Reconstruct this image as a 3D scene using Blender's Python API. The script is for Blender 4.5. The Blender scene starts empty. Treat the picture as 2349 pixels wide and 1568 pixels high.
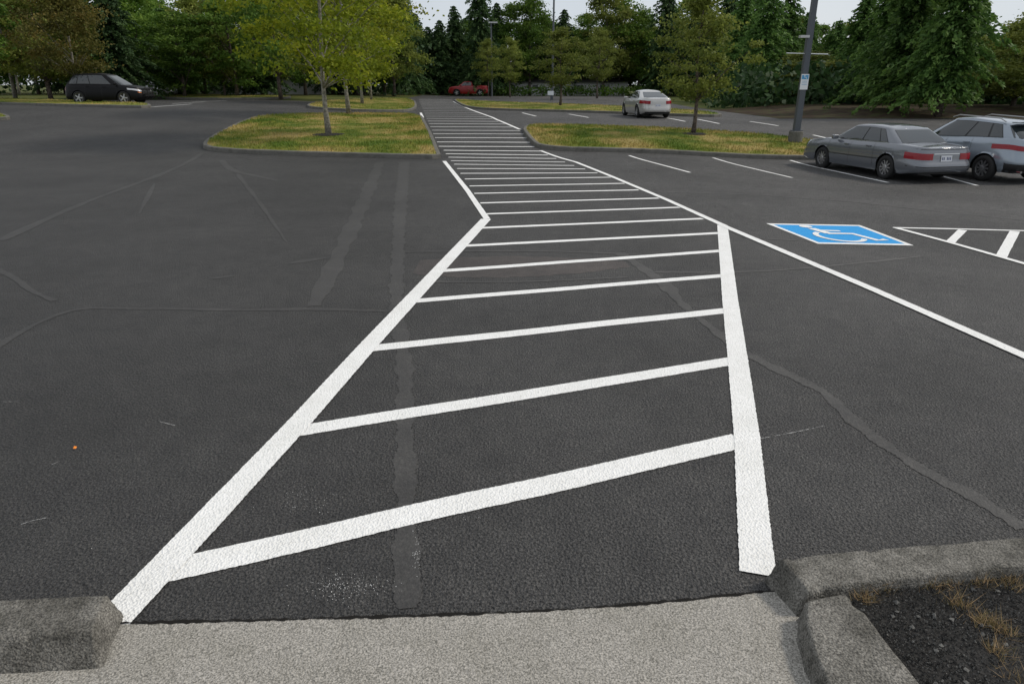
import bpy, bmesh, math, random, collections
import numpy as np
from mathutils import Vector, Matrix
random.seed(7); RNG=np.random.default_rng(11)
C=bpy.context.scene.collection
F=1566.0; CX=1174.5; CY=784.0; H=2.3
PT=math.atan(589/F); cp,sp=math.cos(PT),math.sin(PT)
def S(a,b,x):
    t=min(1,max(0,(x-a)/(b-a))); return t*t*(3-2*t)
def terr(x,y):
    z=.3*S(23,31,y)+.3*S(28,41,y)+.4*S(50,95,y)
    z+=.5*S(5,22,-x)*S(25,42,y)
    z-=.25*S(3,10,x)*S(10,19,y)*(1-S(25,36,y))
    return z
def ray(px,py):
    u=px-CX; v=CY-py
    return (u, F*cp+v*sp, -F*sp+v*cp)
def P(px,py,zo=0.0):
    r=ray(px,py); dx=r[0]/r[1]; dz=r[2]/r[1]
    f=lambda d: H+dz*d-terr(dx*d,d)-zo
    d=1.0; st=.5
    while d<300:
        if f(d+st)<0: break
        d+=st
    a,b=d,d+st
    for _ in range(30):
        m=(a+b)/2
        if f(m)<0: b=m
        else: a=m
    return (dx*a,a)
def at(px,D):
    r=ray(px,195); return (r[0]/r[1]*D, D)
def ztop(py,D):
    r=ray(CX,py); return H+r[2]/r[1]*D
# ---------------------------------------------------------------- mesh helper
class MB:
    def __init__(s): s.v=[]; s.f=[]
    def add(s,vs,fs):
        o=len(s.v); s.v+= [tuple(p) for p in vs]; s.f+=[tuple(i+o for i in f) for f in fs]; return s
    def box(s,c,d,rz=0,ch=0):
        x,y,z=[q/2 for q in d]; ca,sa=math.cos(rz),math.sin(rz)
        P8=[(-x,-y,-z),(x,-y,-z),(x,y,-z),(-x,y,-z),(-x,-y,z),(x,-y,z),(x,y,z),(-x,y,z)]
        return s.add([(c[0]+a*ca-b*sa,c[1]+a*sa+b*ca,c[2]+e) for a,b,e in P8],[(0,3,2,1),(4,5,6,7),(0,1,5,4),(1,2,6,5),(2,3,7,6),(3,0,4,7)])
    def tube(s,pts,rs,n=8,cap=True):
        pts=[Vector(p) for p in pts]
        if not hasattr(rs,'__len__'): rs=[rs]*len(pts)
        vs=[];fs=[]
        for i,p in enumerate(pts):
            t=(pts[min(i+1,len(pts)-1)]-pts[max(i-1,0)]).normalized()
            a=t.cross(Vector((1,0.01,0)) if abs(t.x)<.8 else Vector((0,1,0))).normalized(); b=t.cross(a)
            for k in range(n):
                q=2*math.pi*k/n; vs.append(p+(a*math.cos(q)+b*math.sin(q))*rs[i])
        for i in range(len(pts)-1):
            for k in range(n):
                k2=(k+1)%n; fs.append((i*n+k,i*n+k2,(i+1)*n+k2,(i+1)*n+k))
        if cap: fs.append(tuple(range(n))[::-1]); fs.append(tuple((len(pts)-1)*n+k for k in range(n)))
        return s.add(vs,fs)
    def lathe(s,prof,n=28,cy=(0,0,0),axis='y'):
        vs=[];fs=[]
        for r,h in prof:
            for k in range(n):
                q=2*math.pi*k/n
                if axis=='y': vs.append((cy[0]+r*math.cos(q),cy[1]+h,cy[2]+r*math.sin(q)))
                else: vs.append((cy[0]+r*math.cos(q),cy[1]+r*math.sin(q),cy[2]+h))
        for i in range(len(prof)-1):
            for k in range(n):
                k2=(k+1)%n; fs.append((i*n+k,i*n+k2,(i+1)*n+k2,(i+1)*n+k))
        return s.add(vs,fs)
    def build(s,name,m,parent=None,smooth=False,world=False):
        me=bpy.data.meshes.new(name)
        v=s.v
        if world and parent is not None:
            l=parent.location; v=[(a-l[0],b-l[1],c-l[2]) for a,b,c in v]
        me.from_pydata(v,[],s.f); me.update()
        me.materials.append(m)
        if smooth: me.polygons.foreach_set('use_smooth',[True]*len(me.polygons))
        o=bpy.data.objects.new(name,me); C.objects.link(o)
        if parent is not None: o.parent=parent
        return o
def tag(o,label=None,cat=None,group=None,kind=None):
    if label:o['label']=label
    if cat:o['category']=cat
    if group:o['group']=group
    if kind:o['kind']=kind
    return o
def thing(name,label,cat,loc=(0,0,0),rz=0,group=None):
    o=bpy.data.objects.new(name,None); C.objects.link(o); o.location=loc; o.rotation_euler=(0,0,rz)
    o.empty_display_size=.2
    return tag(o,label,cat,group)
# ---------------------------------------------------------------- materials
def mat(name,col=(.5,.5,.5),rough=.7,metal=0,coat=0,spec=.5):
    m=bpy.data.materials.new(name); m.use_nodes=True
    b=m.node_tree.nodes['Principled BSDF']
    b.inputs['Base Color'].default_value=(*col,1); b.inputs['Roughness'].default_value=rough
    b.inputs['Metallic'].default_value=metal; b.inputs['Coat Weight'].default_value=coat
    b.inputs['Specular IOR Level'].default_value=spec
    return m
def N(m,t,**k):
    n=m.node_tree.nodes.new(t)
    for a,v in k.items():
        if a in n.inputs.keys(): n.inputs[a].default_value=v
        else: setattr(n,a,v)
    return n
def L(m,a,b): m.node_tree.links.new(a,b)
def noisecol(m,stops,scale,detail=4,coord=None,rough=.6):
    tc=N(m,'ShaderNodeTexCoord'); n=N(m,'ShaderNodeTexNoise'); n.inputs['Scale'].default_value=scale; n.inputs['Detail'].default_value=detail
    n.inputs['Roughness'].default_value=rough
    L(m,tc.outputs['Object'],n.inputs['Vector'])
    r=N(m,'ShaderNodeValToRGB'); e=r.color_ramp.elements
    e[0].position=stops[0][0]; e[0].color=(*stops[0][1],1); e[1].position=stops[-1][0]; e[1].color=(*stops[-1][1],1)
    for p,c in stops[1:-1]:
        q=e.new(p); q.color=(*c,1)
    L(m,n.outputs['Fac'],r.inputs['Fac']); return r.outputs['Color'],tc,n
def mult(m,a,b,f=1,mode='MULTIPLY'):
    x=N(m,'ShaderNodeMix'); x.data_type='RGBA'; x.blend_type=mode; x.inputs[0].default_value=f
    L(m,a,x.inputs[6]); L(m,b,x.inputs[7]); return x.outputs[2]
def BS(m): return m.node_tree.nodes['Principled BSDF']
def bumpn(m,tc,scales,strength,dist=.01):
    b=BS(m); acc=None
    for kind,s,w in scales:
        if kind=='v':
            t=N(m,'ShaderNodeTexVoronoi'); t.inputs['Scale'].default_value=s; o=t.outputs['Distance']
        else:
            t=N(m,'ShaderNodeTexNoise'); t.inputs['Scale'].default_value=s; t.inputs['Detail'].default_value=3; o=t.outputs['Fac']
        L(m,tc.outputs['Object'],t.inputs['Vector'])
        q=N(m,'ShaderNodeMath',operation='MULTIPLY'); L(m,o,q.inputs[0]); q.inputs[1].default_value=w
        if acc is None: acc=q.outputs[0]
        else:
            a=N(m,'ShaderNodeMath',operation='ADD'); L(m,acc,a.inputs[0]); L(m,q.outputs[0],a.inputs[1]); acc=a.outputs[0]
    bp=N(m,'ShaderNodeBump'); bp.inputs['Strength'].default_value=strength; bp.inputs['Distance'].default_value=dist
    L(m,acc,bp.inputs['Height']); L(m,bp.outputs['Normal'],b.inputs['Normal'])
def asphalt(name,lo,hi,bs,fs=70,pos=(.37,.5,.64)):
    m=mat(name,rough=.74,spec=.42); b=BS(m)
    big,tc,_=noisecol(m,[(.32,(.72,.72,.72)),(.68,(1.3,1.3,1.3))],.32,6,rough=.65)
    fine,_,_=noisecol(m,[(pos[0],lo),(pos[1],tuple((a+c)/2*.86 for a,c in zip(lo,hi))),(pos[2],hi)],fs,4,rough=.75)
    mid,_,_=noisecol(m,[(.35,(.82,.82,.83)),(.65,(1.17,1.16,1.14))],5,7,rough=.7)
    c=mult(m,fine,big); c=mult(m,c,mid)
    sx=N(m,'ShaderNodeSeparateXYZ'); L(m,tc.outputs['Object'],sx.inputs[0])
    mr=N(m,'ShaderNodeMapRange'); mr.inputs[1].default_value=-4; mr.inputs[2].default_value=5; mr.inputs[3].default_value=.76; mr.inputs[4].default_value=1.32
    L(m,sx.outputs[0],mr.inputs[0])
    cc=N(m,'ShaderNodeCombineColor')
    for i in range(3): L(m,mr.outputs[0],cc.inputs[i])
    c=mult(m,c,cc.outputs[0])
    L(m,c,b.inputs['Base Color'])
    bumpn(m,tc,[('v',70,1.3),('n',120,1.1),('n',34,1.2)],bs,.021)
    return m
M={}
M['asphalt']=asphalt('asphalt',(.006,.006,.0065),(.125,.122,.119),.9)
M['seal']=asphalt('crack_sealant',(.046,.045,.044),(.068,.066,.064),.25,40)
M['brown']=asphalt('brown_stain',(.048,.042,.040),(.076,.066,.062),.4,50)
m=mat('road_paint',rough=.6); c,tc,_=noisecol(m,[(.29,(.40,.40,.38)),(.38,(.78,.78,.765)),(.6,(.88,.88,.87))],50,5,rough=.7)
c2,_,_=noisecol(m,[(.3,(.92,.92,.91)),(.6,(1,1,1))],3,4); L(m,mult(m,c,c2),BS(m).inputs['Base Color']); bumpn(m,tc,[('v',70,1.2),('n',90,1)],.6,.012); M['paint']=m
m=mat('blue_paint',rough=.75,spec=.2); c,tc,_=noisecol(m,[(.3,(.02,.25,.60)),(.7,(.04,.34,.72))],30,5)
L(m,c,BS(m).inputs['Base Color']); bumpn(m,tc,[('v',84,1)],.4,.008); M['blue']=m
def concrete(name,a,b_,dark,st_lo=.3,fs=120,bs=.5,stain_scale=4.5):
    m=mat(name,rough=.88,spec=.25); c,tc,_=noisecol(m,[(.37,a),(.5,tuple((x+y)/2 for x,y in zip(a,b_))),(.62,b_)],fs,3,rough=.8)
    st,_,_=noisecol(m,[(st_lo,(dark,dark,dark*.97)),(st_lo+.25,(1,1,1))],stain_scale,7,rough=.7)
    c=mult(m,c,st); L(m,c,BS(m).inputs['Base Color'])
    bumpn(m,tc,[('n',130,1),('v',95,.8),('n',18,1.2)],bs,.011); return m
M['ramp']=concrete('light_concrete',(.13,.125,.11),(.48,.455,.415),.80,fs=115,bs=.6,stain_scale=2.5)
M['kerb']=concrete('kerb_concrete',(.07,.067,.060),(.32,.305,.275),.42,.38,fs=105,bs=.75)
M['kerbfar']=concrete('weathered_kerb',(.10,.10,.09),(.19,.18,.16),.6)
G_=[(.38,(.085,.135,.02)),(.48,(.17,.19,.038)),(.60,(.34,.27,.10))]
def gmul(s): return [(p,tuple(q*s for q in c)) for p,c in G_]
m=mat('turf',rough=.95,spec=.1); c,tc,_=noisecol(m,gmul(.9),.55,6)
c2,_,_=noisecol(m,[(.3,(.7,.7,.7)),(.7,(1.2,1.2,1.2))],14,4); L(m,mult(m,c,c2),BS(m).inputs['Base Color']); bumpn(m,tc,[('n',40,1)],.6,.02); M['turf']=m
m=mat('grass_blade',rough=.9,spec=.1); c,tc,_=noisecol(m,gmul(1.2),.55,6)
a=N(m,'ShaderNodeAttribute'); a.attribute_name='tint'; r=N(m,'ShaderNodeValToRGB'); r.color_ramp.elements[0].color=(.6,.6,.6,1); r.color_ramp.elements[1].color=(1.3,1.25,1.15,1)
L(m,a.outputs['Fac'],r.inputs['Fac']); L(m,mult(m,c,r.outputs['Color']),BS(m).inputs['Base Color']); M['blade']=m
def ramp2(name,lo,hi):
    m=mat(name,rough=.9,spec=.1); a=N(m,'ShaderNodeAttribute'); a.attribute_name='tint'; r=N(m,'ShaderNodeValToRGB'); r.color_ramp.elements[0].color=(*lo,1); r.color_ramp.elements[1].color=(*hi,1)
    L(m,a.outputs['Fac'],r.inputs['Fac']); L(m,r.outputs['Color'],BS(m).inputs['Base Color']); return m
M['dry']=ramp2('dry_grass',(.12,.11,.04),(.50,.34,.19)); M['pebble']=ramp2('pebble',(.02,.02,.02),(.14,.138,.13))
m=mat('forest_floor',rough=.95,spec=.1); c,tc,_=noisecol(m,[(.35,(.035,.055,.015)),(.6,(.10,.105,.032))],.4,6); L(m,c,BS(m).inputs['Base Color']); M['forest']=m
m=mat('bark_mulch',rough=.95,spec=.1); c,tc,_=noisecol(m,[(.35,(.022,.016,.010)),(.5,(.045,.030,.020)),(.62,(.045,.055,.018))],1.2,8); L(m,c,BS(m).inputs['Base Color']); M['mulch']=m
m=mat('bed_soil',rough=.95,spec=.15); c,tc,_=noisecol(m,[(.3,(.012,.012,.012)),(.7,(.05,.048,.046))],70,5); L(m,c,BS(m).inputs['Base Color']); bumpn(m,tc,[('v',60,1)],.8,.01); M['soil']=m
def bark(name,a,b_):
    m=mat(name,rough=.9,spec=.2); c,tc,_=noisecol(m,[(.38,a),(.62,b_)],9,7,rough=.7); L(m,c,BS(m).inputs['Base Color']); bumpn(m,tc,[('n',25,1)],.6,.02); return m
M['bark_pale']=bark('pale_bark',(.12,.11,.09),(.34,.32,.27)); M['bark_dark']=bark('dark_bark',(.045,.036,.030),(.16,.13,.11))
def leafm(name,lo,mid,hi,tr=.35):
    m=bpy.data.materials.new(name); m.use_nodes=True; nt=m.node_tree; b=nt.nodes['Principled BSDF']; b.inputs['Roughness'].default_value=.6; b.inputs['Specular IOR Level'].default_value=.2
    a=N(m,'ShaderNodeAttribute'); a.attribute_name='tint'; r=N(m,'ShaderNodeValToRGB'); e=r.color_ramp.elements; e[0].color=(*lo,1); e[1].color=(*hi,1); q=e.new(.5); q.color=(*mid,1)
    L(m,a.outputs['Fac'],r.inputs['Fac'])
    oi=N(m,'ShaderNodeObjectInfo'); hs=N(m,'ShaderNodeHueSaturation'); mr=N(m,'ShaderNodeMapRange'); mr.inputs[3].default_value=.75; mr.inputs[4].default_value=1.25
    L(m,oi.outputs['Random'],mr.inputs[0]); L(m,mr.outputs[0],hs.inputs['Value']); L(m,r.outputs['Color'],hs.inputs['Color'])
    L(m,hs.outputs['Color'],b.inputs['Base Color'])
    t=N(m,'ShaderNodeBsdfTranslucent'); L(m,hs.outputs['Color'],t.inputs['Color']); mx=N(m,'ShaderNodeMixShader'); mx.inputs[0].default_value=tr
    L(m,b.outputs[0],mx.inputs[1]); L(m,t.outputs[0],mx.inputs[2]); L(m,mx.outputs[0],nt.nodes['Material Output'].inputs['Surface']); return m
M['leaf_lime']=leafm('lime_leaves',(.09,.13,.012),(.22,.27,.02),(.42,.41,.035),.45)
M['leaf_green']=leafm('green_leaves',(.04,.09,.014),(.095,.175,.026),(.20,.29,.05),.4)
M['leaf_rust']=leafm('rusty_leaves',(.07,.085,.018),(.15,.145,.032),(.27,.20,.055),.4)
M['leaf_olive']=leafm('olive_leaves',(.075,.11,.02),(.155,.19,.035),(.27,.30,.07),.4)
M['leaf_dark']=leafm('conifer_needles',(.018,.042,.014),(.040,.082,.026),(.09,.155,.045),.25)
M['leaf_con2']=leafm('bright_conifer_needles',(.03,.07,.018),(.07,.145,.03),(.16,.26,.06),.35)
# ---------------------------------------------------------------- world, sun, camera
w=bpy.data.worlds.new('World'); bpy.context.scene.world=w; w.use_nodes=True; nt=w.node_tree
bg=nt.nodes['Background']; bg.inputs['Strength'].default_value=.1
sky=nt.nodes.new('ShaderNodeTexSky'); sky.sky_type='NISHITA'; sky.sun_disc=False
SE=math.radians(44); SA=math.radians(80)
sky.sun_elevation=SE; sky.sun_rotation=SA
tc=nt.nodes.new('ShaderNodeTexCoord'); no=nt.nodes.new('ShaderNodeTexNoise'); no.inputs['Scale'].default_value=2.2; no.inputs['Detail'].default_value=6
nt.links.new(tc.outputs['Generated'],no.inputs['Vector'])
rp=nt.nodes.new('ShaderNodeValToRGB'); rp.color_ramp.elements[0].position=.3; rp.color_ramp.elements[0].color=(6.2,6.7,7.4,1); rp.color_ramp.elements[1].position=.7; rp.color_ramp.elements[1].color=(8.2,8.4,8.6,1)
nt.links.new(no.outputs['Fac'],rp.inputs['Fac'])
mx=nt.nodes.new('ShaderNodeMix'); mx.data_type='RGBA'; mx.inputs[0].default_value=.85
nt.links.new(sky.outputs[0],mx.inputs[6]); nt.links.new(rp.outputs[0],mx.inputs[7]); nt.links.new(mx.outputs[2],bg.inputs['Color'])
sl=bpy.data.lights.new('sun','SUN'); sl.energy=2.2; sl.angle=math.radians(8); sl.color=(1,.92,.80)
so=bpy.data.objects.new('sun',sl); C.objects.link(so)
sd=Vector((math.sin(SA)*math.cos(SE),math.cos(SA)*math.cos(SE),math.sin(SE))); so.rotation_euler=sd.to_track_quat('Z','Y').to_euler()
cd=bpy.data.cameras.new('camera'); cd.sensor_width=36; cd.lens=F/2349*36; cd.clip_end=5000; cd.clip_start=.05
co=bpy.data.objects.new('camera',cd); C.objects.link(co); co.location=(0,0,H); co.rotation_euler=(math.pi/2-PT,0,0)
bpy.context.scene.camera=co
vs=bpy.context.scene.view_settings; vs.view_transform='Standard'; vs.look='None'; vs.exposure=0
# ---------------------------------------------------------------- ground sheets
def grid(xs,ys,zo,keep=None,name='ground',m=None,zf=None):
    b=MB()
    for j,y in enumerate(ys):
        for i,x in enumerate(xs): b.v.append((x,y,terr(x,y)+zo+(zf(x,y) if zf else 0)))
    n=len(xs)
    for j in range(len(ys)-1):
        for i in range(n-1):
            if keep and not keep((xs[i]+xs[i+1])/2,(ys[j]+ys[j+1])/2): continue
            b.f.append((j*n+i,j*n+i+1,(j+1)*n+i+1,(j+1)*n+i))
    return b.build(name,m,smooth=True)
fr=lambda a,b,s:[a+s*i for i in range(int(round((b-a)/s))+1)]
xs=[-3000,-1500,-600,-250,-120]+fr(-76,76,2)+[120,250,600,1500,3000]
ys=[-1000,-200,-40]+fr(-10,130,2)+[160,250,600,1500,4000]
tag(grid(xs,ys,-.05,name='ground',m=M['forest']),kind='structure')
def keepA(x,y):
    if x<-11 and y>60: return False
    if x>14.5 and y>39: return False
    return True
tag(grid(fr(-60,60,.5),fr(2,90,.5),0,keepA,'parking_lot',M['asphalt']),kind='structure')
tag(grid(fr(14.5,60,1.5),fr(39,90,1.5),.01,lambda x,y:y<50+.2*x,'mulch_bank',M['mulch'],zf=lambda x,y:.35*S(14.5,22,x)*S(39,46,y)),kind='structure')
# ---------------------------------------------------------------- draped ribbons
def dens(pts,step):
    out=[]
    for i in range(len(pts)-1):
        a,b=pts[i],pts[i+1]; d=math.hypot(b[0]-a[0],b[1]-a[1]); n=max(1,int(d/step))
        for k in range(n):
            t=k/n; out.append((a[0]+(b[0]-a[0])*t,a[1]+(b[1]-a[1])*t))
    out.append(pts[-1]); return out
def ribbon(b,pts,width,zo,jit=.0025,step=None,wv=0):
    my=min(p[1] for p in pts)
    if step is None: step=.016 if my<5 else .05 if my<9 else .12 if my<14 else .3
    d=dens(pts,step); n=len(d); vs=[];fs=[]
    if n<2: return
    for i,p in enumerate(d):
        a=d[max(0,i-1)]; c=d[min(n-1,i+1)]; tx,ty=c[0]-a[0],c[1]-a[1]; l=math.hypot(tx,ty) or 1; nx,ny=-ty/l,tx/l
        if hasattr(width,'__len__'):
            q=i/(n-1)*(len(width)-1); k=min(int(q),len(width)-2); wd=width[k]+(width[k+1]-width[k])*(q-k)
        else: wd=width
        wd*=1+wv*math.sin(i*.23)*math.sin(i*.11+1)
        for s in (-1,1):
            e=wd/2+random.uniform(-jit,jit); x,y=p[0]+nx*e*s,p[1]+ny*e*s
            vs.append((x,y,terr(x,y)+zo))
    for i in range(n-1): fs.append((2*i,2*i+2,2*i+3,2*i+1))
    b.add(vs,fs); return b
def PP(l): return [P(*q) for q in l]
def chaik(p,closed=False,n=2):
    for _ in range(n):
        q=[]; m_=len(p)
        if not closed: q.append(p[0])
        for i in range(m_ if closed else m_-1):
            a,b=p[i],p[(i+1)%m_]
            q+=[(a[0]*.75+b[0]*.25,a[1]*.75+b[1]*.25),(a[0]*.25+b[0]*.75,a[1]*.25+b[1]*.75)]
        if not closed: q.append(p[-1])
        p=q
    return p
seals=[([(872,372),(835,460),(790,560),(720,702)],[.28,.3,.28,.2]),
 ([(928,372),(918,470),(912,600),(908,700),(930,830),(928,1000),(930,1150),(935,1395)],[.35,.34,.30,.28,.2,.17,.14,.12]),
 ([(0,552),(90,510),(200,462),(330,415),(400,388),(462,352)],.16),
 ([(-60,830),(40,765),(120,725),(190,705),(300,709),(400,708),(560,712),(720,708),(895,714)],.07),
 ([(1420,580),(1475,615),(1530,655),(1560,695),(1635,755),(1700,805),(1770,842),(1850,878),(1900,905),(1935,945),(2000,1000),(2080,1055),(2150,1098),(2230,1135),(2349,1212)],[.16,.15,.14,.16,.18,.12,.09,.1,.11,.11,.1,.11,.1,.1,.1]),
 ([(1490,624),(1650,626),(1800,620),(1960,605),(2115,588)],.07),
 ([(508,368),(530,392),(580,402),(640,415)],.16),([(660,606),(700,598),(760,590)],[.03,.14,.03]),
 ([(-20,612),(40,640),(70,668),(125,690)],.08),([(480,640),(540,632)],[.02,.1,.02]),
 ([(1500,440),(1900,455),(2349,505)],.10),([(950,646),(1200,648),(1440,636)],.06),([(930,578),(1200,575),(1420,582)],.07),
 ([(1700,545),(1900,556),(2100,560)],.05),([(355,420),(320,490)],[.03,.12,.03]),([(545,400),(600,470),(660,560)],[.1,.1,.02])]
b=MB()
for i,(p,wd) in enumerate(seals): ribbon(b,chaik(PP(p),n=2),wd,.003+.00012*i,jit=.009,wv=.3)
tag(b.build('crack_sealant',M['seal']),kind='structure')
b=MB(); ribbon(b,chaik(PP([(955,612),(1050,612),(1200,610),(1330,608),(1440,606)]),n=1),[.7,1.1,1.15,1.1,.75,.3],.0018,jit=.03,wv=.05)
tag(b.build('brown_stain',M['brown']),kind='structure')
b=MB()
for (px,py,sx_,sy_,nn) in [(800,1345,90,28,200),(700,1150,60,30,60),(955,1270,8,40,50),(1010,1180,120,40,25),(500,1150,200,120,25)]:
    for _ in range(nn):
        x,y=P(random.gauss(px,sx_*.6),random.gauss(py,sy_*.6)); s=random.uniform(.0008,.0026); a=random.uniform(0,6)
        b.add([(x+s*math.cos(a+q)*random.uniform(.6,1.4),y+s*math.sin(a+q)*random.uniform(.6,1.4),.0035) for q in (0,1.6,3.1,4.7)],[(0,1,2,3)])
for p in ([(48,1203),(75,1194),(106,1188)],[(365,967),(402,976)],[(1745,1006),(1820,992),(1890,977)],[(8,922),(45,921)],[(118,1066),(132,1060)]): ribbon(b,PP(p),.0015,.0035,jit=.0015)
tag(b.build('paint_specks',M['paint']),kind='structure')
# walkway
ww=thing('walkway_marking','long white hatched pedestrian walkway painted across the parking lot','road marking',(0,0,0))
lp=PP([(235,1450),(286,1396),(682,975),(848,790),(1115,503)])
def line(name,pts,wd,zo,par,jit=.0028):
    b=MB(); ribbon(b,pts,wd,zo,jit); return b.build(name,M['paint'],par,world=True)
line('edge_line',lp,.185,.008,ww)
line('edge_line',PP([(1117,503),(1072,437),(1019,370)]),.12,.0095,ww)
line('edge_line',PP([(1738,1318),(1714,1010),(1693,830),(1675,690),(1657,517)]),.175,.008,ww)
line('edge_line',PP([(1240,346),(1320,372),(1400,404),(1530,459),(1660,518)]),.125,.010,ww)
line('edge_line',PP([(1657,518),(2000,664),(2450,862)]),.13,.012,ww)
line('edge_line',PP([(1086,254),(1140,275),(1192,297)]),.14,.008,ww)
line('edge_line',PP([(1040,233),(1086,254)]),.14,.008,ww)
line('edge_line',PP([(965,259),(970,270)]),.14,.008,ww)
st=[((408,1303),(1690,1012)),((708,985),(1680,828)),((864,798),(1665,713)),((962,690),(1658,633)),((1022,621),(1650,576)),((1070,564),(1648,535)),((1108,523),(1608,502)),((1118,491),(1555,476)),((1104,466),(1508,455)),((1090,444),(1462,436)),((1079,427),(1430,421)),((1068,411),(1398,407)),((1058,398),(1368,397)),((1050,387),(1340,388)),((1043,377),(1315,380)),((1036,369),(1294,372)),((1030,361),(1274,364)),((1024,353),(1255,356)),((1019,345),(1237,347))]
def xr(y):
    t=[(225,1035),(234,1045),(252,1082),(280,1150),(298,1193),(312,1208),(345,1234)]
    for (a,p),(c,q) in zip(t,t[1:]):
        if a<=y<=c: return p+(q-p)*(y-a)/(c-a)
    return 1234
for y in (336,326,316,307,299,291,284,278,272,267,262,258,254,250,246.5,243.5,240.5,238,235.5,233.5,231.5,229.5,227.8):
    st.append(((959+(y-225)*.44,y),(xr(y)-3,y+.8)))
for i,(a,c) in enumerate(st):
    A,B=P(*a),P(*c)
    e0=(.13,.11,.08,.06,.05,.05)[i] if i<6 else .02; l=math.dist(A,B)
    A=(A[0]-(B[0]-A[0])/l*e0,A[1]-(B[1]-A[1])/l*e0); B=(B[0]+(B[0]-A[0])/l*.03,B[1]+(B[1]-A[1])/l*.03)
    wd=.19 if i<1 else .165 if i<3 else .145 if i<7 else .13
    k=[ (A[0]+(B[0]-A[0])*t, A[1]+(B[1]-A[1])*t+ (random.uniform(-.014,.014) if 0<t<1 else 0)) for t in (0,.2,.4,.6,.8,1)]
    line('hatch_stripe',chaik(k,n=2),wd,.005,ww)
def stall(a,c,label,group=None,wd=.10):
    b=MB(); A,B=P(*a),P(*c); ribbon(b,[A,B],wd,.006,.003); o=b.build('parking_stall_line',M['paint'])
    return tag(o,label,'road marking',group or 'painted parking stall lines')
stall((1443,357),(1583,396),'white parking stall line nearest the hatched walkway, in front of right island')
stall((1635,362),(1817,408),'white parking stall line in front of light pole, middle of the near right row')
stall((1813,368),(2037,419),'white parking stall line just left of the grey sedan')
stall((2090,385),(2242,426),'white parking stall line between grey sedan and silver SUV')
for i,(a,c) in enumerate([((1198,259),(1230,267)),((1305,262),(1350,270)),((1530,271),(1572,279)),((1600,274),(1650,284)),((1720,279),(1785,289)),((1300,288),(1336,298)),((1443,292),(1481,302)),((1585,298),(1614,307)),((1714,303),(1750,312)),((1865,310),(1900,318))]):
    w_=['leftmost','second from left','third from left','fourth from left','fifth from left'][i%5]
    stall(a,c,'short white stall line in far right lot, %s of its %s row'%(w_,'farther' if i<5 else 'nearer'),'far right stall lines',.12)
for i,(a,c) in enumerate([((345,246),(440,239)),((395,238),(470,234)),((440,234),(520,231))]):
    stall(a,c,'thin white stall line beside the black SUV, %s'%['nearest','middle','farthest'][i],'left lot stall lines',.12)
am=thing('hatched_aisle_marking','white hatched access aisle triangle at right of the blue symbol','road marking',(0,0,0))
line('edge_line',PP([(2050,523),(2200,526),(2420,532)]),.10,.008,am)
line('edge_line',PP([(2052,523),(2200,563),(2420,626)]),.10,.011,am)
line('hatch_stripe',PP([(2208,528),(2180,556)]),.13,.005,am); line('hatch_stripe',PP([(2328,531),(2296,590)]),.14,.005,am)
q=[P(1757,513),P(1972,517),P(2096,564),P(1876,560)]
def UV(u,v,zo):
    x=(q[0][0]*(1-u)+q[1][0]*u)*(1-v)+(q[3][0]*(1-u)+q[2][0]*u)*v; y=(q[0][1]*(1-u)+q[1][1]*u)*(1-v)+(q[3][1]*(1-u)+q[2][1]*u)*v
    return (x,y,terr(x,y)+zo)
sy=thing('accessible_parking_symbol','blue square painted on asphalt with white wheelchair figure','road marking',(q[0][0],q[0][1],terr(*q[0])))
def uvquad(b,u0,v0,u1,v1,zo,n=6):
    for i in range(n):
        for j in range(n):
            a0,a1=u0+(u1-u0)*i/n,u0+(u1-u0)*(i+1)/n; b0,b1=v0+(v1-v0)*j/n,v0+(v1-v0)*(j+1)/n
            b.add([UV(a0,b0,zo),UV(a0,b1,zo),UV(a1,b1,zo),UV(a1,b0,zo)],[(0,1,2,3)])
b=MB(); uvquad(b,.05,.06,.95,.94,.006); b.build('blue_panel',M['blue'],sy,world=True)
b=MB()
for r in ((0,0,1,.065),(0,.935,1,1),(0,.065,.05,.935),(.95,.065,1,.935)): uvquad(b,*r,.007,4)
b.build('white_border',M['paint'],sy,world=True)
def uvstroke(b,pts,wd,zo):
    pts=[Vector(p) for p in pts]; vs=[]
    for i,p in enumerate(pts):
        t=(pts[min(i+1,len(pts)-1)]-pts[max(i-1,0)]).normalized(); n=Vector((-t.y,t.x))*wd/2
        vs+= [UV(*(p+n),zo),UV(*(p-n),zo)]
    b.add(vs,[(2*i,2*i+1,2*i+3,2*i+2) for i in range(len(pts)-1)])
b=MB(); hc=(.35,.15); vs_=[UV(hc[0]+.065*math.cos(t*math.pi/8),hc[1]+.065*math.sin(t*math.pi/8),.011) for t in range(16)]; b.add(vs_,[tuple(range(16))[::-1]])
uvstroke(b,[(.36,.25),(.41,.50)],.09,.0112); uvstroke(b,[(.39,.50),(.66,.50),(.75,.80),(.86,.76)],.07,.0114); uvstroke(b,[(.39,.35),(.60,.37)],.055,.0116)
uvstroke(b,[(.44+.22*math.cos(math.radians(a)),.65+.23*math.sin(math.radians(a))) for a in range(25,236,10)],.055,.0120)
b.build('wheelchair_figure',M['paint'],sy,world=True)
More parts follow.
